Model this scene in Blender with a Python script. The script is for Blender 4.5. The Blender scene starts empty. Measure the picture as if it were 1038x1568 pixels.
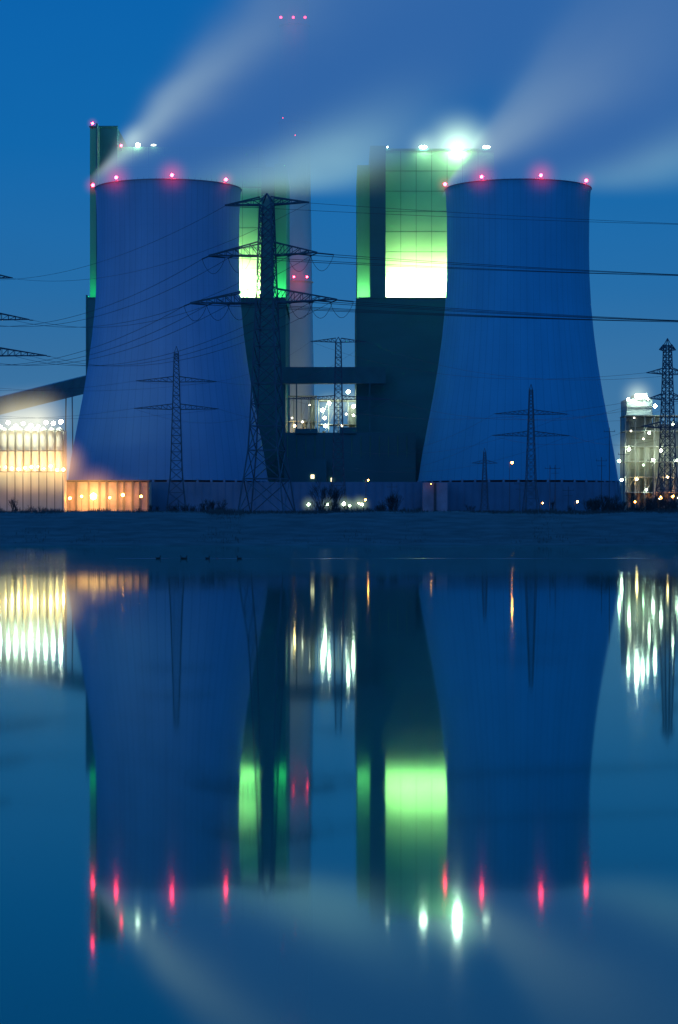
import bpy, math, random
from mathutils import Vector, Matrix
random.seed(7)
scene=bpy.context.scene
CAMH=3.0; F=3600.0
# pixel column/row at a chosen distance -> metres on site
def X(u,D): return (u-519.0)*D/F
def Z(v,D): return CAMH+(809.0-v)*D/F
# ------------------------------------------------------------------ materials
def newmat(n):
    m=bpy.data.materials.new(n); m.use_nodes=True
    nt=m.node_tree; nt.nodes.clear()
    o=nt.nodes.new('ShaderNodeOutputMaterial'); return m,nt,o
def surf(name,col,rough=0.85,var=0.25,scale=0.15,stretch=(1,1,1),metal=0.0,bump=0.0):
    m,nt,o=newmat(name)
    b=nt.nodes.new('ShaderNodeBsdfPrincipled')
    tc=nt.nodes.new('ShaderNodeTexCoord'); mp=nt.nodes.new('ShaderNodeMapping'); mp.inputs['Scale'].default_value=stretch
    nz=nt.nodes.new('ShaderNodeTexNoise'); nz.inputs['Scale'].default_value=scale; nz.inputs['Detail'].default_value=6
    cr=nt.nodes.new('ShaderNodeValToRGB')
    cr.color_ramp.elements[0].position=0.3; cr.color_ramp.elements[1].position=0.7
    cr.color_ramp.elements[0].color=[c*(1-var) for c in col]+[1]
    cr.color_ramp.elements[1].color=[min(1,c*(1+var)) for c in col]+[1]
    L=nt.links.new
    L(tc.outputs['Object'],mp.inputs[0]); L(mp.outputs[0],nz.inputs['Vector']); L(nz.outputs['Fac'],cr.inputs[0])
    L(cr.outputs[0],b.inputs['Base Color']); b.inputs['Roughness'].default_value=rough; b.inputs['Metallic'].default_value=metal
    if bump:
        bp=nt.nodes.new('ShaderNodeBump'); bp.inputs['Strength'].default_value=bump; bp.inputs['Distance'].default_value=0.3
        L(nz.outputs['Fac'],bp.inputs['Height']); L(bp.outputs[0],b.inputs['Normal'])
    L(b.outputs[0],o.inputs[0]); return m
def emit(name,col,s):
    m,nt,o=newmat(name); e=nt.nodes.new('ShaderNodeEmission')
    e.inputs[0].default_value=list(col)+[1]; e.inputs[1].default_value=s
    nt.links.new(e.outputs[0],o.inputs[0]); return m
class NT:
    def __init__(s,nt): s.nt=nt
    def m(s,op,*a):
        n=s.nt.nodes.new('ShaderNodeMath'); n.operation=op
        for i,v in enumerate(a):
            if isinstance(v,(int,float)): n.inputs[i].default_value=v
            else: s.nt.links.new(v,n.inputs[i])
        return n.outputs[0]
    def ss(s,x,a,b):  # smoothstep a..b
        n=s.nt.nodes.new('ShaderNodeMapRange'); n.interpolation_type='SMOOTHSTEP'
        s.nt.links.new(x,n.inputs[0])
        for i,v in ((1,a),(2,b)):
            if isinstance(v,(int,float)): n.inputs[i].default_value=v
            else: s.nt.links.new(v,n.inputs[i])
        return n.outputs[0]
    def gauss(s,x,c,w):
        d=s.m('DIVIDE',s.m('SUBTRACT',x,c),w)
        return s.m('EXPONENT',s.m('MULTIPLY',s.m('MULTIPLY',d,d),-1.0))
    def xyz(s,v):
        n=s.nt.nodes.new('ShaderNodeSeparateXYZ'); s.nt.links.new(v,n.inputs[0]); return n.outputs
    def comb(s,x,y,z):
        n=s.nt.nodes.new('ShaderNodeCombineXYZ')
        for i,v in enumerate((x,y,z)):
            if isinstance(v,(int,float)): n.inputs[i].default_value=v
            else: s.nt.links.new(v,n.inputs[i])
        return n.outputs[0]
    def noise(s,v,sc,det=3):
        n=s.nt.nodes.new('ShaderNodeTexNoise'); s.nt.links.new(v,n.inputs['Vector'])
        n.inputs['Scale'].default_value=sc; n.inputs['Detail'].default_value=det; return n.outputs['Fac']
# ------------------------------------------------------------------ mesh helpers
class G:
    def __init__(s): s.V=[]; s.Fc=[]
    def box(s,x0,x1,y0,y1,z0,z1):
        i=len(s.V); s.V+=[(x0,y0,z0),(x1,y0,z0),(x1,y1,z0),(x0,y1,z0),(x0,y0,z1),(x1,y0,z1),(x1,y1,z1),(x0,y1,z1)]
        s.Fc+=[(i,i+3,i+2,i+1),(i+4,i+5,i+6,i+7),(i,i+1,i+5,i+4),(i+1,i+2,i+6,i+5),(i+2,i+3,i+7,i+6),(i+3,i,i+4,i+7)]
        return s
    def strut(s,a,b,r,r2=None,n=4):
        a=Vector(a); b=Vector(b); d=b-a
        if d.length<1e-6: return s
        if r2 is None: r2=r
        d.normalize(); up=Vector((0,0,1)) if abs(d.z)<0.9 else Vector((1,0,0))
        p=d.cross(up).normalized(); q=d.cross(p)
        i=len(s.V)
        for c,rr in ((a,r),(b,r2)):
            for k in range(n):
                t=2*math.pi*k/n+math.pi/n
                s.V.append(tuple(c+(p*math.cos(t)+q*math.sin(t))*rr))
        for k in range(n):
            s.Fc.append((i+k,i+(k+1)%n,i+n+(k+1)%n,i+n+k))
        s.Fc.append(tuple(i+k for k in range(n))[::-1]); s.Fc.append(tuple(i+n+k for k in range(n)))
        return s
    def lathe(s,cx,cy,prof,n=48,closed=False):
        i=len(s.V)
        for (r,z) in prof:
            for k in range(n):
                t=2*math.pi*k/n; s.V.append((cx+r*math.cos(t),cy+r*math.sin(t),z))
        for j in range(len(prof)-1):
            for k in range(n):
                s.Fc.append((i+j*n+k,i+j*n+(k+1)%n,i+(j+1)*n+(k+1)%n,i+(j+1)*n+k))
        return s
    def obj(s,name,mat,parent=None,smooth=False):
        me=bpy.data.meshes.new(name); me.from_pydata(s.V,[],s.Fc); me.update()
        if smooth:
            for p in me.polygons: p.use_smooth=True
        if mat: me.materials.append(mat)
        o=bpy.data.objects.new(name,me); scene.collection.objects.link(o)
        if parent:
            o.parent=parent; o.matrix_parent_inverse=Matrix.Translation(-parent.location)
        return o
def empty(name,loc):
    e=bpy.data.objects.new(name,None); e.location=loc; e.empty_display_size=2; scene.collection.objects.link(e); return e
def adopt(o,parent):
    o.parent=parent; o.matrix_parent_inverse=Matrix.Translation(-parent.location)

# emission lamps
LM={}
def lampmat(key):
    d={'red':((1,0.02,0.06),80),'white':((0.85,1,0.75),70),'warm':((1,0.60,0.22),85),'orange':((1,0.34,0.05),90),'green':((0.65,1,0.6),35),'dimw':((1,0.9,0.65),12),'bigw':((0.9,1,0.8),130)}
    if key not in LM: LM[key]=emit('lamp_'+key,*d[key])
    return LM[key]
def lamp(name,p,r,key,parent):
    me=bpy.data.meshes.new(name)
    import bmesh
    bm=bmesh.new(); bmesh.ops.create_icosphere(bm,subdivisions=1,radius=r); bm.to_mesh(me); bm.free()
    me.materials.append(lampmat(key))
    o=bpy.data.objects.new(name,me); o.location=p; scene.collection.objects.link(o)
    adopt(o,parent); return o
HM={}
def halo(name,p,R,col,peak,parent,power=2.6):  # lamp glow painted as an emissive volume sphere; no mist is lit
    key=(R,col,peak,power)
    if key not in HM:
        m,nt,o=newmat('glow_emission'); N=NT(nt)
        tc=nt.nodes.new('ShaderNodeTexCoord')
        x,y,z=N.xyz(tc.outputs['Object'])
        l=N.m('SQRT',N.m('ADD',N.m('ADD',N.m('MULTIPLY',x,x),N.m('MULTIPLY',y,y)),N.m('MULTIPLY',z,z)))
        f=N.m('POWER',N.m('MAXIMUM',N.m('SUBTRACT',1.0,N.m('DIVIDE',l,R*.95)),0.0),power)
        e=nt.nodes.new('ShaderNodeEmission'); e.inputs[0].default_value=list(col)+[1]
        nt.links.new(N.m('MULTIPLY',f,peak*(power+1)/(2*R)),e.inputs[1])
        nt.links.new(e.outputs[0],o.inputs['Volume']); m.cycles.volume_step_rate=0.8
        HM[key]=m
    import bmesh
    me=bpy.data.meshes.new(name); bm=bmesh.new(); bmesh.ops.create_icosphere(bm,subdivisions=2,radius=R); bm.to_mesh(me); bm.free()
    me.materials.append(HM[key]); o=bpy.data.objects.new(name,me); o.location=p; scene.collection.objects.link(o); adopt(o,parent)
    return o
def area(name,x0,x1,y,z,tilt,col,power,parent,depth=1.0,spread=180):
    l=bpy.data.lights.new(name,'AREA'); l.shape='RECTANGLE'; l.size=x1-x0; l.size_y=depth; l.color=col; l.energy=power; l.spread=math.radians(spread)
    o=bpy.data.objects.new(name,l); o.location=((x0+x1)/2,y,z); o.rotation_euler=(math.pi-tilt,0,0); scene.collection.objects.link(o)
    adopt(o,parent); return o

# ------------------------------------------------------------------ world
w=bpy.data.worlds.new("World"); scene.world=w; w.use_nodes=True
nt=w.node_tree; nt.nodes.clear(); N=NT(nt)
out=nt.nodes.new('ShaderNodeOutputWorld')
tc=nt.nodes.new('ShaderNodeTexCoord'); x,y,z=N.xyz(tc.outputs['Generated'])
rp=nt.nodes.new('ShaderNodeValToRGB'); nt.links.new(z,rp.inputs[0])
E=rp.color_ramp.elements
E[0].position=0.0; E[0].color=(0.070,0.200,0.375,1)
E[1].position=1.0; E[1].color=(0.025,0.31,1.08,1)
for p,c in ((0.05,(0.050,0.180,0.365)),(0.10,(0.019,0.150,0.385)),(0.16,(0.005,0.134,0.405)),(0.23,(0.002,0.122,0.415)),(0.45,(0.010,0.19,0.64))):
    e=E.new(p); e.color=list(c)+[1]
cl=N.noise(N.comb(N.m('MULTIPLY',x,1.0),y,N.m('MULTIPLY',z,3.5)),3.0,4)
k=N.m('ADD',0.84,N.m('MULTIPLY',cl,0.32))
bg=nt.nodes.new('ShaderNodeBackground'); nt.links.new(rp.outputs[0],bg.inputs[0]); nt.links.new(k,bg.inputs[1])
sk=nt.nodes.new('ShaderNodeTexSky'); sk.sky_type='NISHITA'; sk.sun_disc=False; sk.sun_elevation=math.radians(-4); sk.sun_rotation=math.radians(200)
bg2=nt.nodes.new('ShaderNodeBackground'); nt.links.new(sk.outputs[0],bg2.inputs[0]); bg2.inputs[1].default_value=0.1
ad=nt.nodes.new('ShaderNodeAddShader'); nt.links.new(bg.outputs[0],ad.inputs[0]); nt.links.new(bg2.outputs[0],ad.inputs[1])
nt.links.new(ad.outputs[0],out.inputs[0])
# dusk afterglow from behind-left of the camera
s=bpy.data.lights.new('sun','SUN'); s.energy=0.12; s.angle=math.radians(25); s.color=(0.25,0.42,1.0)
so=bpy.data.objects.new('sun',s); so.location=(-200,-300,200); so.rotation_euler=(math.radians(68),0,math.radians(-35)); scene.collection.objects.link(so)

# ------------------------------------------------------------------ ground + bank
random.seed(3)
g=G(); ys=[(-2500,-4),(380,-4),(408,-1.2),(417,-0.05),(421,0.7),(427,2.3),(434,4.2),(440,5.6),(446,6.1),(456,6.0),(470,5.2),(520,5.0),(900,5.0),(2500,5.0),(30000,5.0)]
nx=220; xs=[-9000]+[ -260+520*i/(nx-1) for i in range(nx)]+[9000]
for (yy,zz) in ys:
    for xx in xs:
        j=0
        if 415<yy<480: j=0.3*math.sin(xx*0.11+yy)+0.15*math.sin(xx*0.37+2*yy)+random.uniform(-0.06,0.06); j*= min(1,max(0.12,zz/5))
        g.V.append((xx,yy+(random.uniform(-.3,.3) if 415<yy<450 else 0),zz+j*0.5))
W=len(xs)
for a in range(len(ys)-1):
    for b in range(W-1):
        i=a*W+b; g.Fc.append((i,i+1,i+W+1,i+W))
m_ground=surf('bank_soil',(0.052,0.060,0.062),0.95,0.35,0.5,(0.4,1,2.5),bump=0.15)
g.obj('ground',m_ground,smooth=True)
m_gr=surf('dry_grass',(0.056,0.064,0.064),0.9,0.3,0.5)
g=G()
for i in range(16000):
    xx=random.uniform(-75,75); yy=random.choice((random.uniform(419,450),random.uniform(436,450)))
    zz=6.0 if yy>444 else (0.2 if yy<420 else 0.2+(yy-420)/24*5.7)
    h=random.uniform(0.25,0.8)*(1.3 if math.sin(xx*0.21)+math.sin(xx*.53)>0.6 else 0.8)
    dx=random.uniform(-.25,.25); wdt=random.uniform(0.04,0.12)
    k=len(g.V); g.V+=[(xx-wdt,yy,zz-.2),(xx+wdt,yy+.03,zz-.2),(xx+dx,yy,zz+h)]; g.Fc.append((k,k+1,k+2))
g.obj('bank_grass',m_gr)
# ------------------------------------------------------------------ water
m,nt,o=newmat('lake_water'); N=NT(nt)
dif=nt.nodes.new('ShaderNodeBsdfDiffuse'); dif.inputs[0].default_value=(0.001,0.10,0.080,1)
gl=nt.nodes.new('ShaderNodeBsdfGlossy'); gl.inputs[0].default_value=(0.75,1.0,0.95,1)
fr=nt.nodes.new('ShaderNodeFresnel'); fr.inputs[0].default_value=1.38
mx=nt.nodes.new('ShaderNodeMixShader')
tc=nt.nodes.new('ShaderNodeTexCoord'); x,y,z=N.xyz(tc.outputs['Object'])
n1=N.noise(N.comb(N.m('MULTIPLY',x,0.5),y,0.0),0.35,2)
n2=N.noise(N.comb(N.m('MULTIPLY',x,0.02),N.m('MULTIPLY',y,0.05),0.0),1.0,3)
nt.links.new(N.m('ADD',0.030,N.m('MULTIPLY',n2,0.020)),gl.inputs['Roughness'])
bp=nt.nodes.new('ShaderNodeBump'); bp.inputs['Strength'].default_value=1.0; bp.inputs['Distance'].default_value=0.0005
nt.links.new(n1,bp.inputs['Height']); nt.links.new(bp.outputs[0],gl.inputs['Normal'])
nt.links.new(fr.outputs[0],mx.inputs[0]); nt.links.new(dif.outputs[0],mx.inputs[1]); nt.links.new(gl.outputs[0],mx.inputs[2])
nt.links.new(mx.outputs[0],o.inputs[0]); m_water=m
G().box(-1500,1500,-400,424,-0.5,0).obj('water',m_water)
m,nt,o=newmat('rippled_water')
b=nt.nodes.new('ShaderNodeBsdfPrincipled'); b.inputs['Base Color'].default_value=(0.02,0.08,0.12,1); b.inputs['Roughness'].default_value=0.22
nt.links.new(b.outputs[0],o.inputs[0])
g=G()
for i in range(120):
    x0=-22+i*0.7; yy=233+1.2*math.sin(i*0.3)+.6*math.sin(i*.9)
    wd=0.8+0.5*math.sin(i*0.47)
    g.V+=[(x0,yy-wd,0.006),(x0,yy+wd,0.006)]
    if i: k=len(g.V); g.Fc.append((k-4,k-2,k-1,k-3))
g.obj('water_ripple',m)
# ducks
m_duck=surf('duck_plumage',(0.03,0.028,0.025),0.8,0.3,5)
import bmesh
def duck(x,y,a,sc=1.0):
    bm=bmesh.new()
    def ball(c,s):
        r=bmesh.ops.create_uvsphere(bm,u_segments=12,v_segments=8,radius=1)
        bmesh.ops.scale(bm,vec=s,verts=r['verts']); bmesh.ops.translate(bm,vec=c,verts=r['verts'])
    ball((0,0,0.07),(0.27,0.12,0.11)); ball((-0.26,0,0.14),(0.10,0.05,0.035)); ball((0.2,0,0.2),(0.05,0.045,0.13)); ball((0.23,0,0.32),(0.07,0.05,0.055)); ball((0.32,0,0.31),(0.06,0.03,0.015))
    me=bpy.data.meshes.new('duck'); bm.to_mesh(me); bm.free(); me.materials.append(m_duck)
    for p in me.polygons: p.use_smooth=True
    ob=bpy.data.objects.new('duck',me); ob.location=(x,y,0); ob.rotation_euler=(0,0,a); ob.scale=(sc,)*3; scene.collection.objects.link(ob)
for u,a in ((242,0.1),(280,3.0),(284,0.3),(318,0.4),(367,2.9)): duck(X(u,232),232+random.uniform(-2,2),a,0.9)

# ------------------------------------------------------------------ cooling towers
def tower_mat(name,col):
    m,nt,o=newmat(name); N=NT(nt)
    b=nt.nodes.new('ShaderNodeBsdfPrincipled'); b.inputs['Roughness'].default_value=0.8
    b.inputs['Specular IOR Level'].default_value=0.12
    tc=nt.nodes.new('ShaderNodeTexCoord'); x,y,z=N.xyz(tc.outputs['Object'])
    ang=N.m('ARCTAN2',y,x)
    fr=N.m('FRACT',N.m('MULTIPLY',ang,72/(2*math.pi)))
    line=N.ss(N.m('ABSOLUTE',N.m('SUBTRACT',fr,0.5)),0.03,0.08)
    zz=N.m('FRACT',N.m('DIVIDE',z,7.5)); hl=N.ss(N.m('ABSOLUTE',N.m('SUBTRACT',zz,0.5)),0.01,0.03)
    st=N.noise(N.comb(N.m('MULTIPLY',ang,14),0.0,N.m('MULTIPLY',z,0.02)),1.0,5)
    pt=N.noise(N.comb(N.m('MULTIPLY',ang,3),0.0,N.m('MULTIPLY',z,0.03)),1.0,4)
    f=N.m('MULTIPLY',N.m('ADD',0.87,N.m('MULTIPLY',line,0.13)),N.m('ADD',0.97,N.m('MULTIPLY',hl,0.03)))
    f=N.m('MULTIPLY',f,N.m('ADD',0.92,N.m('MULTIPLY',st,0.16)))
    f=N.m('MULTIPLY',f,N.m('ADD',0.85,N.m('MULTIPLY',pt,0.3)))
    # shell darker towards the bottom
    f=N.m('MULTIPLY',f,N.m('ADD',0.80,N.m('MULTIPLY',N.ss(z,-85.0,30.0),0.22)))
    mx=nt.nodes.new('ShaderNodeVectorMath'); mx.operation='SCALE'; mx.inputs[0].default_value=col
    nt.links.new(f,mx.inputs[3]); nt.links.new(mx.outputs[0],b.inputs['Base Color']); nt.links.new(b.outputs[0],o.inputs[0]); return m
m_conc=surf('concrete',(0.16,0.22,0.30),0.85,0.2,0.2)
red=(1.0,0.015,0.07)
def tower(u0,mat,lights):
    D=1200; cx=X(u0,D); cy=1200
    e=empty('cooling_tower',(cx,cy,5))
    pr=[(290,112),(297,110.5),(330,108.8),(380,108.3),(425,109),(470,111.5),(515,116),(560,122),(605,129.5),(650,138),(695,146.5),(738,153)]
    prof=[(h/3.0,Z(v,D)) for v,h in pr]
    outp=[]
    for i in range(len(prof)-1):
        for k in range(4):
            t=k/4; outp.append((prof[i][0]*(1-t)+prof[i+1][0]*t,prof[i][1]*(1-t)+prof[i+1][1]*t))
    outp.append(prof[-1])
    full=outp[::-1]+[(outp[0][0]-0.8,outp[0][1])]+[(r-0.8,z) for r,z in outp]+[outp[-1]]
    sh=G().lathe(0,0,[(r,z-90) for r,z in full],160).obj('shell',mat,None,True)
    sh.location=(cx,cy,90); adopt(sh,e)
    zt=outp[0][1]; r0=outp[0][0]
    G().lathe(cx,cy,[(r0+.02,zt-.4),(r0+.2,zt-.35),(r0+.2,zt+.05),(r0-1.1,zt+.06),(r0-1.1,zt-1.0)],120).obj('rim_walkway',m_conc,e,True)
    g=G()
    for k in range(72):
        t=2*math.pi*k/72; g.strut((cx+(r0-.4)*math.cos(t),cy+(r0-.4)*math.sin(t),zt),(cx+(r0-.4)*math.cos(t),cy+(r0-.4)*math.sin(t),zt+1.1),.05)
    g.obj('railing',m_conc,e)
    zb=outp[-1][1]; rb=outp[-1][0]; g=G()
    for k in range(44):
        t=2*math.pi*k/44
        for s_ in (-1,1):
            t2=t+s_*math.pi/44
            g.strut((cx+(rb+3)*math.cos(t),cy+(rb+3)*math.sin(t),4.5),(cx+rb*math.cos(t2),cy+rb*math.sin(t2),zb+.5),.55)
    g.obj('inlet_columns',m_conc,e)
    G().lathe(cx,cy,[(rb+5,4),(rb+5,9),(rb+4.4,9),(rb+4.4,4)],96).obj('basin_wall',m_conc,e)
    G().lathe(cx,cy,[(rb-6,4),(rb-6,zb+6)],64).obj('cooling_fill',surf('fill',(0.12,0.12,0.13)),e)
    g=G()
    for i,(u,v) in enumerate(lights):
        xx=X(u,D)-cx; xx=max(-r0,min(r0,xx)); th=-math.acos(max(-1,min(1,xx/r0)))
        p=(cx+(r0+.9)*math.cos(th),cy+(r0+.9)*math.sin(th),zt+1.6)
        g.strut((p[0],p[1],zt-1.2),(p[0],p[1],zt+1.2),.15)
        lamp('aviation_light_%d'%(i+1),p,0.85,'red',e)
        mid=i in(1,2)
        halo('glow_volume_%d'%(i+1),p,14.0 if mid else 8.0,red,0.5 if mid else .4,e,3.6)
    for i in range(6):
        th=math.radians(20+i*28); p=(cx+(r0+.9)*math.cos(th),cy+(r0+.9)*math.sin(th),zt+1.4); g.strut((p[0],p[1],zt-1.2),p,.15); lamp('aviation_light_back_%d'%(i+1),p,0.5,'red',e)
    g.obj('light_brackets',m_conc,e)
    return e
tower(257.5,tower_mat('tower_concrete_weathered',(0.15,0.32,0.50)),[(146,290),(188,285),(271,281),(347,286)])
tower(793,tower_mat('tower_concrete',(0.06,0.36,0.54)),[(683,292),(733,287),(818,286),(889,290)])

# ------------------------------------------------------------------ steam plumes (one drifting body of vapour from both rims)
m,nt,o=newmat('steam'); N=NT(nt)
tc=nt.nodes.new('ShaderNodeTexCoord'); x0_,y,z=N.xyz(tc.outputs['Object'])
def plume(off,xmax,seed,dens,rw,rc,rl):
    x=N.m('SUBTRACT',x0_,off)
    xs_=N.m('ADD',x,38.0)
    r=N.m('SQRT',N.m('ADD',N.m('MULTIPLY',xs_,xs_),N.m('MULTIPLY',z,z)))
    ang=N.m('MULTIPLY',N.m('ARCTAN2',z,xs_),57.2958)
    n=N.noise(N.comb(N.m('ADD',N.m('MULTIPLY',ang,0.075),seed),N.m('MULTIPLY',r,0.010),N.m('MULTIPLY',y,0.02)),1.0,2)
    n2=N.noise(N.comb(N.m('MULTIPLY',x,0.02),N.m('MULTIPLY',y,0.02),N.m('ADD',N.m('MULTIPLY',z,0.03),seed)),1.0,2)
    angn=N.m('ADD',ang,N.m('MULTIPLY',N.m('SUBTRACT',n2,0.5),14.0))
    lo=N.m('MINIMUM',N.m('MULTIPLY',N.m('MAXIMUM',N.m('SUBTRACT',r,85),0.0),0.09),11.0)
    body=N.m('MULTIPLY',N.ss(angn,N.m('SUBTRACT',lo,3.0),N.m('ADD',lo,13.0)),N.m('SUBTRACT',1.0,N.ss(angn,36.0,58.0)))
    rb=N.m('ADD',37.0,N.m('MULTIPLY',r,0.10)); q=N.m('DIVIDE',y,rb)
    yf=N.m('MAXIMUM',N.m('SUBTRACT',1.0,N.m('MULTIPLY',q,q)),0.0)
    xe=N.m('SUBTRACT',1.0,N.ss(x,xmax*0.45,xmax))
    ze=N.m('SUBTRACT',1.0,N.ss(z,125.0,158.0))
    base=N.m('MULTIPLY',N.m('MULTIPLY',body,yf),N.m('MULTIPLY',xe,ze))
    base=N.m('MULTIPLY',base,N.m('ADD',0.35,N.m('MULTIPLY',n,1.3)))
    base=N.m('MULTIPLY',base,N.m('MULTIPLY',N.m('EXPONENT',N.m('DIVIDE',r,-190.0)),dens))
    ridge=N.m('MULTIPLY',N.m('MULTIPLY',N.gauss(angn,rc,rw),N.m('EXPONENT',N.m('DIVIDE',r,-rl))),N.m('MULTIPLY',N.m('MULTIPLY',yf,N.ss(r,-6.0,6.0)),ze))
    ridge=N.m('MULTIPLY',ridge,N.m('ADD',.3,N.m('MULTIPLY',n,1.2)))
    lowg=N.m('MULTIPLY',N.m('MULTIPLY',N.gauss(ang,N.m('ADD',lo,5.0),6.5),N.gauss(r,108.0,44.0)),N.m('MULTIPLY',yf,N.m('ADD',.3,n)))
    return base,ridge,lowg
bA,rA,lA=plume(0.0,300.0,0.0,1.0,8.0,42.0,46.0)
bB,rB,lB=plume(178.5,260.0,4.3,0.75,13.0,38.0,50.0)
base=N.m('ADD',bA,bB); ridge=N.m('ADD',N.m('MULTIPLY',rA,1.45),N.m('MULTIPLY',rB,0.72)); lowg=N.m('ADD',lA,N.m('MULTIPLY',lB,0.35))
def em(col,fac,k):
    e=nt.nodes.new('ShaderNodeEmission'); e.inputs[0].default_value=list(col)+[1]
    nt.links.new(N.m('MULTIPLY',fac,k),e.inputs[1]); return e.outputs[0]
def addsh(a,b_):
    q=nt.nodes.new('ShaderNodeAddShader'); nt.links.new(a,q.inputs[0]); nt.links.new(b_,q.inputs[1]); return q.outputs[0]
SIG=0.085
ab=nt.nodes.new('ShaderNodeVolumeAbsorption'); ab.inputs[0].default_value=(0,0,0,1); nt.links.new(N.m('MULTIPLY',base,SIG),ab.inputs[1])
sh=addsh(addsh(em((0.032,0.132,0.385),base,SIG),em((0.84,1.0,0.66),ridge,0.030)),addsh(em((0.60,1.0,0.66),lowg,0.011),ab.outputs[0]))  # floodlit edge, lower glow and body tint painted in as volume emission
nt.links.new(sh,o.inputs['Volume'])
m.cycles.volume_step_rate=0.45
ob=G().box(-46,440,-70,70,0.4,160).obj('steam_plume',m)
ob.location=(X(257.5,1200),1200,Z(290,1200))

# ------------------------------------------------------------------ boiler houses
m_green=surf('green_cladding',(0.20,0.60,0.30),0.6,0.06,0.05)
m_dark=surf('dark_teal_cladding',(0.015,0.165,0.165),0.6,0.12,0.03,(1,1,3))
m_seam=surf('cladding_seam',(0.06,0.22,0.12),0.7)
m_steel=surf('galvanised_steel',(0.06,0.065,0.075),0.6,0.15,1.0,metal=0.3)
YF=1302; YL=1288
def bx(g,u0,u1,v0,v1,y0,y1):
    g.box(X(u0,1300),X(u1,1300),y0,y1,Z(v1,1300),Z(v0,1300))
def seams(g,u0,u1,v0,v1,y,du,dv):
    u=u0+du
    while u<u1-2: xx=X(u,1300); g.box(xx-.10,xx+.10,y-.05,y-.003,Z(v1,1300)+.5,Z(v0,1300)); u+=du
    v=v0+dv
    while v<v1-2: zz=Z(v,1300); g.box(X(u0,1300),X(u1,1300),y-.07,y-.051,zz-.12,zz+.12); v+=dv
YEL=(1.0,0.66,0.34); GRN=(0.01,1.0,0.34)
# right
e=empty('boiler_house',(X(650,1300),1340,5))
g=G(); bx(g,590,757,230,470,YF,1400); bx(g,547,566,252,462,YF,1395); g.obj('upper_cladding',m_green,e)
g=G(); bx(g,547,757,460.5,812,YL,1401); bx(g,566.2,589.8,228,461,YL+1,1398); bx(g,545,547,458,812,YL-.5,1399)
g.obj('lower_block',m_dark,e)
g=G(); seams(g,590,757,230,460,YF,23.7,31); g.obj('facade_grid',m_seam,e)
g=G(); bx(g,548,756,458.5,460.4,YL-.4,YL+.4); bx(g,589,758,227,230,YF-.8,YF+.5); g.obj('parapet',m_dark,e)
g=G(); seams(g,547,757,470,800,YL,35,44); g.obj('lower_grid',m_dark,e)
zl=Z(460.5,1300)+0.6
area('facade_floodlights',X(592,1300),X(755,1300),YF-10,zl,0.96,YEL,160000,e,1.0,92)
area('facade_green_lights',X(592,1300),X(755,1300),YF-11,zl,0.30,GRN,17000,e)
area('side_floodlights',X(548,1300),X(565,1300),YF-9,zl,0.3,(0.50,1,0.4),3900,e)
g=G()
for u in (600,648,700,745): xx=X(u,1300); g.box(xx-1.2,xx+1.2,YF-.6,YF+.6,Z(230,1300),Z(227,1300)+.1)
g.obj('roof_floodlight_housings',m_steel,e)
for i,(u,r,k) in enumerate(((593,.45,'white'),(648,1.3,'white'),(700,2.4,'bigw'),(745,1.3,'white'))):
    p=(X(u,1300),YF-1.5,Z(225,1300)); 
    o_=lamp('roof_floodlight_%d'%(i+1),p,r,k,e)
    if u in(648,745): o_.scale=(1.9,1,.7)
for u,R,pk in ((648,18,.8),(700,34,2.0),(745,16,.7)):
    halo('glow_volume',(X(u,1300),YF-1.5,Z(225,1300)),R,(0.70,1,0.62),pk,e,3.6)
# left
e=empty('boiler_house',(X(290,1300),1340,5))
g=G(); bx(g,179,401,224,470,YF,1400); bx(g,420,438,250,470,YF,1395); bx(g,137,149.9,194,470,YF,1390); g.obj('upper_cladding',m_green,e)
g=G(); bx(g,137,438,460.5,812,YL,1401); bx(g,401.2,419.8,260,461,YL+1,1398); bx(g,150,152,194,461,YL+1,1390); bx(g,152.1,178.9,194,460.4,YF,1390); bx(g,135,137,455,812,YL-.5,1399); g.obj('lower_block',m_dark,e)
g=G(); seams(g,179,401,224,460,YF,24,31); g.obj('facade_grid',m_seam,e)
g=G(); bx(g,138,437,458.5,460.4,YL-.4,YL+.4); bx(g,136,180,192,194,YF-.8,YF+.5); g.obj('parapet',m_dark,e)
area('facade_floodlights',X(300,1300),X(400,1300),YF-10,zl,0.96,YEL,92000,e,1.0,92)
area('facade_green_lights',X(300,1300),X(400,1300),YF-11,zl,0.30,GRN,15000,e)
area('side_floodlights',X(421,1300),X(437,1300),YF-9,zl,0.3,(0.12,1,0.35),3400,e)
area('corner_floodlights',X(138,1300),X(149,1300),YF-8,zl,0.2,(0.03,1,0.4),900,e)
lamp('roof_floodlight_1',(X(211,1300),YF-1.5,Z(222,1300)),1.4,'bigw',e); lamp('roof_floodlight_2',(X(235,1300),YF-1.5,Z(222,1300)),1.0,'white',e).scale=(1.8,1,.7)
halo('glow_volume_1',(X(211,1300),YF-1.5,Z(222,1300)),18,(0.8,1,0.7),1.2,e,3.4)
halo('glow_volume_2',(X(235,1300),YF-1.5,Z(222,1300)),12,(0.8,1,0.75),.8,e,3.2)
for i,(u,v) in enumerate(((141,188),(185,222))):
    p=(X(u,1300),YF,Z(v,1300)); lamp('aviation_light_%d'%(i+1),p,.7,'red',e); halo('red_glow_volume_%d'%(i+1),p,4.5,red,.3,e)
    G().strut((p[0],p[1],p[2]-3),p,.2).obj('mast_%d'%(i+1),m_steel,e)

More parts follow.
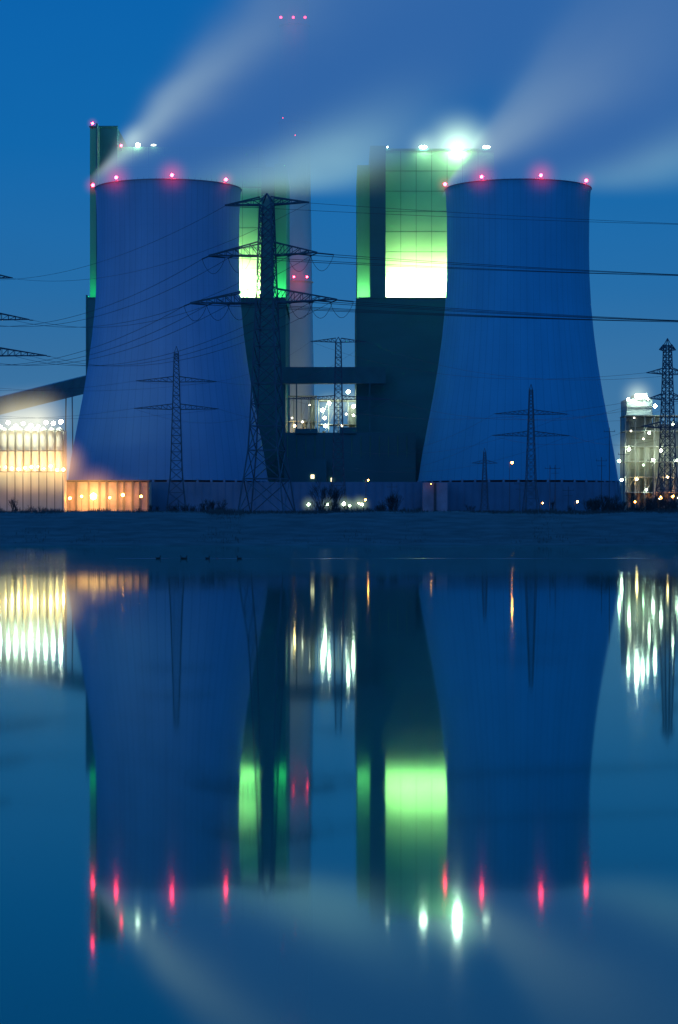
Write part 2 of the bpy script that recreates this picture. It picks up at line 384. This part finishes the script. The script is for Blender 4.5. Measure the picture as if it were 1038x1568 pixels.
# chimney
e=empty('chimney',(X(451,1500),1500,5)); cx=X(451,1500)
zt=Z(-25,1500)
m_ch=surf('chimney_concrete',(0.55,0.60,0.54),0.85,0.12,0.05,(1,1,.3))
prof=[(14.5,4),(13,60),(11.5,140),(10.2,220),(9.2,zt)]
G().lathe(cx,1500,prof+[(8.6,zt),(8.6,zt-20)],64).obj('shaft',m_ch,e,True)
g=G()
for v in (40,188,432): 
    zz=Z(v,1500); rr=9.3+(zt-zz)/zt*4.0; g.lathe(cx,1500,[(rr-.5,zz-.5),(rr+.5,zz-.3),(rr+.5,zz+.1),(rr-.5,zz+.1)],48)
g.obj('platforms',m_ch,e)
for v,us,rr in ((37,(430,449,467),.8),(189,(433,),.3),(215,(452,),.3),(429,(450,470),.6)):
    for u in us:
        zz=Z(v,1500); p=(X(u,1480),1480,zz); lamp('aviation_light',p,rr,'red',e)
        if rr>.65: halo('red_glow_volume',p,4.5,red,.3,e)
area('base_floodlight',cx-14,cx+14,1440,6,-0.9,(1,.85,.5),30000,e,2)
bpy.data.objects['base_floodlight'].rotation_euler=(math.radians(125),0,0)
# ------------------------------------------------------------------ turbine hall, bridges
m_hall=surf('teal_hall_cladding',(0.018,0.14,0.155),0.7,0.15,0.03)
e=empty('turbine_hall',(X(540,1250),1260,5))
g=G(); D=1250
g.box(X(436,D),X(636,D),1245,1284,4,Z(663,D)); g.box(X(452,D),X(486,D),1244,1283,Z(663,D)-.5,Z(657,D)); g.box(X(520,D),X(545,D),1244,1283,Z(663,D)-.5,Z(655,D))
g.box(X(436,D),X(500,D),1232,1243.9,4,Z(705,D)); g.obj('hall',m_hall,e)
g=G()
for i in range(14):
    u=440+i*14; g.box(X(u,D),X(u,D)+.3,1244.7,1244.9,Z(700,D),Z(668,D))
g.obj('cladding_ribs',m_seam,e)
g=G()
for u,v in ((479,731),(479,744),(560,742),(566,750),(508,735)): g.box(X(u,D)-.9,X(u,D)+.9,1231.6,1231.8,Z(v,D)-1,Z(v,D)+1) if u<500 else g.box(X(u,D)-.5,X(u,D)+.5,1244.3,1244.5,Z(v,D)-1,Z(v,D)+1)
g.obj('lit_windows',emit('window_light',(1,.8,.45),3.0),e)
def bridge(name,a,b,h,w_,mat):
    a=Vector(a); b=Vector(b); e=empty(name,a); g=G(); d=(b-a); L_=d.length; n=max(3,int(L_/6)); 
    side=Vector((-d.y,d.x,0)).normalized()*w_/2
    for p in (a,b):
        for sg,zz in ((-1,0),(1,0),(1,h),(-1,h)):
            g.V.append(tuple(p+side*sg+Vector((0,0,zz))))
    g.Fc+=[(0,1,2,3),(7,6,5,4),(0,4,5,1),(1,5,6,2),(2,6,7,3),(3,7,4,0)]
    g.obj('gallery',mat,e); g=G()
    for k in range(n):
        p=a+d*(k/n); q=a+d*((k+1)/n)
        for sg in(-1,1):
            s_=side*sg*1.03; g.strut(p+s_,q+s_+Vector((0,0,h)),.10); g.strut(p+s_,p+s_+Vector((0,0,h)),.10)
    for t in (0.15,.85):
        p=a+d*t
        for sg in(-1,1): g.strut(p+side*sg,(p+side*sg*1.5).xy.to_3d()+Vector((0,0,4)),.4)
    g.obj('truss_and_trestles',mat,e); return e
m_br=surf('bridge_cladding',(0.02,0.14,0.16),0.7,0.15,0.1)
bridge('conveyor_bridge',(X(430,1280),1279,Z(588,1280)),(X(590,1280),1279,Z(588,1280)),9,6,m_br)
bridge('conveyor_bridge',(X(-160,1230),1215,Z(678,1230)),(X(150,1280),1285,Z(596,1280)),9.5,7,surf('coal_bridge_cladding',(0.04,0.17,0.20),0.7,0.15,0.1))
m_pl=surf('process_plant_steel',(0.30,0.32,0.30),0.6,0.3,0.1)
def plant(name,u0,u1,v0,D,cols,levels,lamps,depth=18,mat=None,parent_y=None):
    e=empty(name,(X((u0+u1)/2,D),D,5)); g=G(); mat=mat or m_pl
    zt=Z(v0,D); x0=X(u0,D); x1=X(u1,D)
    for i in range(cols+1):
        xx=x0+(x1-x0)*i/cols
        for yy in (D,D+depth): g.strut((xx,yy,4),(xx,yy,zt),.3)
    for j in range(levels+1):
        zz=6+(zt-6)*j/levels; g.box(x0-.5,x1+.5,D-.3,D+depth,zz-.25,zz+.1)
        for i in range(cols):
            xa=x0+(x1-x0)*i/cols; xb=x0+(x1-x0)*(i+1)/cols
            if j<levels and random.random()<.5: g.strut((xa,D,zz),(xb,D,zz+(zt-6)/levels),.15)
    for i in range(cols):
        xx=x0+(x1-x0)*(i+.5)/cols; rr=(x1-x0)/cols*random.uniform(.25,.42); h=random.uniform(.5,1.0)
        g.lathe(xx,D+depth*.5,[(rr,5),(rr,4+(zt-4)*h),(rr*.7,5+(zt-4)*h),(0.01,5.6+(zt-4)*h)],20)
    g.obj('frame_and_vessels',mat,e)
    for i,(u,v,r,k) in enumerate(lamps):
        lamp('plant_lamp_%d'%(i+1),(X(u,D-2),D-2,Z(v,D-2)),r,k,e)
    return e
pp=plant('process_plant',488,548,612,1330,4,5,[(533,600,1.1,'white'),(494,628,1.1,'white'),(504,618,1.0,'white'),(497,640,1.1,'dimw'),(541,622,1.0,'white'),(541,636,.6,'white'),(524,652,.8,'dimw'),(530,634,.6,'dimw'),(498,652,.9,'white')],depth=20)
halo('glow_volume',(X(503,1325),1325,Z(625,1325)),14,(.8,1,.65),.45,pp,2.6)
halo('glow_volume',(X(538,1325),1325,Z(618,1325)),14,(.8,1,.65),.45,pp,2.6)
plant('pipe_rack',438,484,606,1340,4,5,[(447,640,.5,'dimw'),(463,646,.6,'dimw'),(474,620,.4,'dimw'),(451,652,.6,'warm')],depth=10)
plant('process_plant',958,1046,636,1330,6,7,[(1003,622,1.1,'white'),(963,688,.9,'white'),(994,663,.7,'white'),(1012,690,.9,'white'),(1030,650,.7,'white'),(966,660,.5,'dimw'),(1000,704,.8,'white'),(975,734,.7,'warm'),(1022,730,.7,'warm'),(952,735,.8,'white'),(985,712,.5,'green'),(1030,760,.7,'orange'),(1012,762,.8,'orange'),(990,750,.5,'white'),(948,706,.9,'green'),(1036,705,.7,'white')],depth=24)
e=empty('boiler_block',(X(982,1360),1360,5)); D=1360
g=G(); g.box(X(957,D),X(996,D),1352,1380,4,Z(612,D)); g.box(X(972,D),X(988,D),1350,1378,Z(612,D)-.5,Z(604,D)); g.box(X(996,D)+.05,X(1046,D),1356,1380,4,Z(650,D)); g.obj('walls',surf('pale_block_cladding',(.30,.40,.42),.7,.15,.1),e)
g=G()
for k in range(7): zz=Z(720-16*k,D); g.box(X(956,D),X(997,D),1350.6,1351.6,zz-.1,zz+.15)
g.obj('gantries',m_steel,e)
for i,(u,v,r,k) in enumerate([(975,606,1.3,'bigw'),(984,607,1.0,'white'),(962,611,.8,'white'),(992,611,.6,'white'),(971,640,.5,'dimw'),(985,672,.5,'dimw')]): lamp('roof_lamp_%d'%(i+1),(X(u,1346),1346,Z(v,1346)),r,k,e)
halo('glow_volume',(X(976,1346),1346,Z(606,1346)),15,(.85,1,.7),.6,e,3)
halo('glow_volume',(X(1008,1326),1326,Z(690,1326)),26,(.85,1,.6),.22,e,2.2)
halo('glow_volume',(X(968,1326),1326,Z(700,1326)),20,(.85,1,.6),.22,e,2.2)
# left silos
D=1090; e=empty('lime_silos',(X(45,D),D,5)); g=G(); m_silo=surf('silo_steel',(0.48,0.46,0.38),0.55,0.15,0.2,(1,1,.2))
n=9
for i in range(n):
    u=-8+i*12.2; xx=X(u,D); g.lathe(xx,D+3,[(1.6,Z(722,D)),(1.65,Z(660,D)),(1.2,Z(656,D)),(.05,Z(653,D))],20)
g.box(X(-40,D),X(96,D),D+5,D+16,4,Z(658,D)); g.obj('silos',m_silo,e,False)
g=G(); 
for v in (722,690,659): g.box(X(-40,D),X(97,D),D-.2,D+1.2,Z(v,D)-.3,Z(v,D)+.1)
for i in range(12): xx=X(-38+i*12.2,D); g.strut((xx,D-.4,4),(xx,D-.4,Z(655,D)),.22)
g.obj('gantry',m_steel,e)
area('silo_fill_light',X(-36,D),X(95,D),D-9,Z(724,D),0.9,(1,.84,.5),6500,e,1.0,150)  # unseen strip added in front to brighten the silos
for i in range(9):
    u=2+i*11.5; lamp('top_lamp_%d'%(i+1),(X(u,D),D-2.4,Z(650+random.uniform(-6,4),D)),random.uniform(.6,1.1),random.choice(('white','bigw','white')),e)
for i in range(11):
    u=0+i*9.8; lamp('deck_lamp_%d'%(i+1),(X(u,D),D-2.4,Z(717+random.uniform(-3,3),D)),random.uniform(.3,.75),random.choice(('warm','orange','warm')),e)
for i,(u,v,R,p) in enumerate(((20,648,22,.7),(60,646,22,.8),(92,712,18,1.2),(40,716,18,.5),(5,712,14,.5))):
    halo('glow_volume_%d'%(i+1),(X(u,D),D-3,Z(v,D)),R,(1,.9,.55) if v<700 else (1,.5,.15),p,e,2.6)
# pump house lit by sodium lamps
D=1110; e=empty('pump_house',(X(110,D),D,5)); g=G(); m_pan=surf('pump_house_panels',(0.50,0.36,0.26),0.8,0.25,0.25)
g.box(X(-60,D),X(228,D),D,D+14,4,Z(738,D)); g.obj('walls',m_pan,e)
g=G()
for u in (-20,20,46,98,117,136,152,163,180,190,203,214,227): g.box(X(u,D)-.4,X(u,D)+.4,D-.8,D-.004,4,Z(738,D)+.3)
g.box(X(-60,D),X(229,D),D-1.0,D+14,Z(738,D)+.31,Z(735,D)); g.obj('pilasters_and_eaves',surf('dark_steel',(.10,.09,.09)),e)
for i,(u,v,r,k) in enumerate(((12,763,1.2,'warm'),(58,741,1.0,'warm'),(78,762,.7,'warm'),(89,760,.7,'warm'),(143,760,1.6,'warm'),(188,758,.8,'orange'),(125,760,.6,'orange'),(216,760,.6,'orange'),(34,765,.6,'orange'),(107,763,.7,'orange'),(168,762,.6,'orange'))):
    lamp('yard_lamp_%d'%(i+1),(X(u,D-9),D-9,Z(v,D-9)),r,k,e); G().strut((X(u,D-9),D-8.9,4.5),(X(u,D-9),D-8.9,Z(v,D-9)),.12).obj('lamp_post_%d'%(i+1),m_steel,e)
for i,(u,v,R,p) in enumerate(((12,763,14,.6),(58,741,12,.5),(143,760,20,1.2),(85,760,12,.5),(190,762,14,.5))): halo('glow_volume_%d'%(i+1),(X(u,D-9),D-9,Z(v,D-9)),R,(1,.42,.1),p,e,2.8)
# noise barrier wall
D=1130; e=empty('noise_barrier_wall',(X(590,D),D,5)); m_bar=surf('barrier_panels',(0.08,0.16,0.24),0.85,0.15,0.08)
g=G(); g.box(X(229,D),X(942,D),D,D+.5,4,Z(738,D)); g.obj('panels',m_bar,e)
g=G(); u=229
while u<944: g.box(X(u,D)-.2,X(u,D)+.2,D-.2,D-.003,4,Z(738,D)-.1); u+=11.5
g.obj('posts',m_bar,e)
e2=empty('switchgear_building',(X(667,1120),1115,5)); D=1115
g=G(); g.box(X(648,D),X(685,D),D,D+10,4,Z(739,D)); g.obj('walls',surf('rendered_wall',(.26,.22,.27)),e2)
G().box(X(664,D),X(668,D),D-.3,D-.003,4,Z(739,D)).obj('door',m_steel,e2)
lamp('wall_lamp',(X(660,D-3),D-3,Z(741,D)),.15,'orange',e2)
# ------------------------------------------------------------------ street lamps / yard lights
def slamp(u,vtop,D,key,r,v0=783):
    e=empty('street_lamp',(X(u,D),D,5)); zt=Z(vtop,D)
    g=G().strut((X(u,D),D,4.5),(X(u,D),D,zt),.14,.09,8); g.strut((X(u,D),D,zt),(X(u,D)+1.0,D,zt+.2),.08); g.box(X(u,D)+.6,X(u,D)+1.6,D-.2,D+.2,zt+.2,zt+.4)
    g.obj('pole',m_steel,e); lamp('lamp_head',(X(u,D)+1.1,D-.1,zt-.1),r,key,e)
    if 460<u<552: halo('glow_volume',(X(u,D)+1.1,D-.1,zt-.1),5.0,(.7,1,.55),.25,e,2.8)
for u,v,D,k,r in ((780,708,1000,'orange',.5),(880,768,1000,'warm',.35),(468,772,900,'green',.6),(497,772,900,'green',.45),(522,771,900,'white',.65),(531,774,900,'green',.45),(545,770,900,'warm',.35),(555,765,900,'orange',.4),(560,735,1050,'orange',.35),(550,772,900,'white',.5),(827,770,1000,'orange',.3),(1005,764,900,'white',.4),(1035,762,900,'warm',.4),(968,768,950,'orange',.35)):
    slamp(u,v,D,k,r)
# ------------------------------------------------------------------ pylons
m_py=surf('pylon_steel',(0.05,0.075,0.10),0.75,0.2,0.5)
def pylon(cx,cy,zb,levels,arms,rot,r,peak=None,name='electricity_pylon'):
    e=empty(name,(cx,cy,zb)); R=Matrix.Rotation(rot,3,'Z'); c=Vector((cx,cy,0))
    P=lambda x,y,z: c+R@Vector((x,y,0))+Vector((0,0,z))
    def wid(z):
        for (z0,w0),(z1,w1) in zip(levels,levels[1:]):
            if z0<=z<=z1: return w0+(w1-w0)*(z-z0)/(z1-z0)
        return levels[-1][1]
    g=G(); zt=levels[-1][0]
    zs=[levels[0][0]]
    while zs[-1]<zt-0.5:
        zs.append(min(zt,zs[-1]+max(1.1,wid(zs[-1])*(0.8 if len(zs)>2 else .75))))
    C=((-1,-1),(1,-1),(1,1),(-1,1))
    for z0,z1 in zip(zs,zs[1:]):
        w0,w1=wid(z0)/2,wid(z1)/2
        for k in range(4):
            a=C[k]; b=C[(k+1)%4]
            g.strut(P(a[0]*w0,a[1]*w0,z0),P(a[0]*w1,a[1]*w1,z1),r*1.5)
            g.strut(P(a[0]*w0,a[1]*w0,z0),P(b[0]*w1,b[1]*w1,z1),r*.8)
            g.strut(P(b[0]*w0,b[1]*w0,z0),P(a[0]*w1,a[1]*w1,z1),r*.8)
        if w0*2>levels[0][1]*.45 or random.random()<.25:
            for k in range(4):
                a=C[k]; b=C[(k+1)%4]; g.strut(P(a[0]*w1,a[1]*w1,z1),P(b[0]*w1,b[1]*w1,z1),r*.8)
    if peak:
        for a in C: g.strut(P(a[0]*wid(zt)/2,a[1]*wid(zt)/2,zt),P(0,0,peak),r)
    g.obj('lattice_body',m_py,e)
    g=G(); tips=[]
    for (z,hl,hr,dp) in arms:
        row=[]
        for sg,hs in ((-1,hl),(1,hr)):
            w0=wid(z)/2; w1=wid(min(zt,z+dp))/2; tip=P(sg*hs,0,z+0.15*dp)
            for s2 in(-1,1):
                a=P(sg*w0,s2*w0,z); b=P(sg*w1,s2*w1,z+dp)
                g.strut(a,tip,r*1.2); g.strut(b,tip,r*1.2)
                n=max(3,int(hs/1.8))
                for i in range(n):
                    t0=i/n; t1=(i+1)/n
                    g.strut(a.lerp(tip,t0),b.lerp(tip,t1),r*.65); g.strut(b.lerp(tip,t0),a.lerp(tip,t0),r*.65)
            n=max(3,int(hs/1.8))
            for i in range(n):
                A=P(sg*w0,-w0,z).lerp(tip,i/n); B=P(sg*w0,w0,z).lerp(tip,(i+1)/n); g.strut(A,B,r*.6)
                A=P(sg*w0,w0,z).lerp(tip,i/n); B=P(sg*w0,-w0,z).lerp(tip,(i+1)/n); g.strut(A,B,r*.6)
            row.append(tip)
        tips.append(row)
    g.obj('cross_arms',m_py,e)
    return e,tips
LV=lambda zb:[(zb,9.0),(18.9,5.6),(46.5,3.4),(65.6,2.2)]
AR=[(46.3,15.4,13.9,2.8),(55.4,11.7,10.0,2.6),(65.2,8.4,8.4,1.4)]
eM,tM=pylon(X(408,450),452,5.8,LV(5.8),AR,math.radians(-14),0.13,67.4)
eL,tL=pylon(X(-27,620),620,4.8,LV(4.8),[(48.5,16,17,2.6),(58,12,12.4,2.4),(69,8,8,1.6)],math.radians(15),0.13,71)
eR,tR=pylon(250,480,4.8,LV(4.8),AR,math.radians(80),0.13,67.9)
m_wire=surf('conductor',(0.03,0.035,0.05),0.6,0.1)
def wire(g,a,b,sag,r=0.055,n=28):
    a=Vector(a); b=Vector(b); p=a
    for i in range(1,n+1):
        t=i/n; q=a.lerp(b,t)-Vector((0,0,4*sag*t*(1-t))); g.strut(p,q,r,n=3); p=q
gw=G(); gi=G()
def insul(tip,other,L_=3.2):
    d=(Vector(other)-Vector(tip)).normalized(); d.z-=0.08
    q=Vector(tip)+d*L_
    for off in(-.18,.18): gi.strut(Vector(tip)+Vector((0,off,0)),q+Vector((0,off,0)),.11,n=6)
    return q
for j in range(3):
    for side in (0,1):
        t=tM[j][side]; fr=[1.0] if j==2 else ([1.0,0.55] if j==1 else [1.0,.7,.42])
        for f in fr:
            cM=Vector((X(408,450),452,t.z)); a=cM.lerp(t,f)-Vector((0,0,.15))
            cL=Vector((X(-27,620),620,tL[j][side].z)); bL=cL.lerp(tL[j][side],f)-Vector((0,0,.15))
            cR=Vector((250,480,tR[j][side].z)); bR=cR.lerp(tR[j][side],f)-Vector((0,0,.15))
            if j==2:
                wire(gw,a,bL,5.5,.04); wire(gw,a,bR,3.2,.04)
            else:
                qa=insul(a,bL); qb=insul(a,bR); wire(gw,qa,insul(bL,a),6.5,.05); wire(gw,qb,insul(bR,a),3.4,.06)
                p=qa
                for i in range(1,15):
                    tt=i/14; q=qa.lerp(qb,tt)-Vector((0,0,3.0*math.sin(math.pi*tt)**.8)); gw.strut(p,q,.05,n=3); p=q
gi.obj('insulators',m_py,eM)
def small(u,vt,D,wb,arms,rot=0.1,wt=1.2,vb=783,r=.1):
    zb=4.8; zt=Z(vt,D)-2; 
    lv=[(zb,wb),(zb+(zt-zb)*.28,wb*.55),(zt,wt)]
    return pylon(X(u,D),D,zb,lv,[(Z(v,D),hw*D/F,hw*D/F,1.7) for v,hw in arms],rot,r,Z(vt,D))
e1,t1=small(270,530,720,6.6,[(627,65),(585,62)],.12,1.3)
e5,t5=small(518,516,980,8.0,[(612,80),(524,43)],.1,2.2,r=.13)
e8,t8=small(813,588,800,6.0,[(668,60),(635,57)],.1,1.1)
e10,t10=small(1022,518,640,6.4,[(655,45),(612,32),(573,36),(537,14)],.35,1.6,r=.12)
small(742,686,1080,5.5,[(710,20)],.1,1.0)
gw2=G()
for j in(0,1):
    for s_ in (0,1):
        wire(gw2,t1[j][s_],(X(-260,760)+s_*6,700,t1[j][s_].z+6),6,.035); 
        wire(gw2,t1[j][s_],t5[j][s_],7,.04)
        wire(gw2,t8[j][s_],t10[j][s_],4,.035)
        wire(gw2,t5[j][s_],t10[j+1][s_],7,.04)
        wire(gw2,t10[j][s_],(140,620+s_*10,t10[j][s_].z+3),3,.04)
        wire(gw2,t8[j][s_],(X(520,1000)+s_*6,1000,t8[j][s_].z-6),6,.035)
gw.obj('power_lines',m_wire); gw2.obj('power_lines',m_wire)
for u,v,D in ((933,655,900),(842,712,1000),(850,712,1000),(921,700,950),(796,735,900),(806,738,900),(870,745,900),(600,740,950),(955,690,900),(1000,700,900)):
    e=empty('utility_pole',(X(u,D),D,5)); zt=Z(v,D); xx=X(u,D)
    g=G().strut((xx,D,4.5),(xx,D,zt),.2,.13,8); g.strut((xx-2.2,D-.2,zt-1.5),(xx+2.2,D-.2,zt-1.5),.12)
    for s_ in(-2,0,2): g.strut((xx+s_,D-.2,zt-1.5),(xx+s_,D-.2,zt-.8),.09)
    if random.random()<.5: g.strut((xx-1.7,D-.2,zt-3.5),(xx+1.7,D-.2,zt-3.5),.1)
    g.obj('pole_and_crossarm',m_py,e)
# ------------------------------------------------------------------ bare shrubs
m_bark=surf('bark',(0.03,0.03,0.032),0.9)
def bush(g,x,y,z,h,spread,depth=4):
    def br(p,d,L_,r,k):
        q=p+d*L_; g.strut(p,q,r,r*.65,3)
        if k==0: return
        for i in range(random.choice((2,3,3))):
            nd=(d+Vector((random.uniform(-1,1),random.uniform(-1,1),random.uniform(-.15,.8)))*spread).normalized()
            br(p.lerp(q,random.uniform(.55,1)),nd,L_*random.uniform(.6,.85),r*.62,k-1)
    for i in range(random.choice((2,3,4))):
        d=Vector((random.uniform(-.4,.4),random.uniform(-.4,.4),1)).normalized()
        br(Vector((x+random.uniform(-.5,.5),y,z-.3)),d,h*.32,h*.016+.02,depth)
for u,D,h in [(490,780,11),(517,780,10),(600,780,8)]:
    g=G(); bush(g,X(u,D),D,4.8,h*1.4,.55,6); g.obj('bare_tree',m_bark)
g=G()
for i in range(170):
    u=random.choice((random.uniform(470,620),random.uniform(900,1045),random.uniform(900,1045),random.uniform(-5,1045),random.uniform(230,345)))
    D=random.uniform(446,500); bush(g,X(u,D),D,5.2 if D>460 else 5.9,random.uniform(1.4,3.8)*(1.5 if u>900 else 1),.6,4)
g.obj('shoreline_bushes',m_bark)
# ------------------------------------------------------------------ camera
c=bpy.data.cameras.new('camera'); co=bpy.data.objects.new('camera',c); scene.collection.objects.link(co)
co.location=(0,0,CAMH); co.rotation_euler=(math.pi/2,0,0)
c.sensor_fit='VERTICAL'; c.sensor_height=36; c.lens=F/1568*36; c.shift_y=25/1568; c.clip_end=60000; c.clip_start=0.5
scene.camera=co
scene.view_settings.view_transform='Standard'; scene.view_settings.look='None'; scene.view_settings.exposure=0
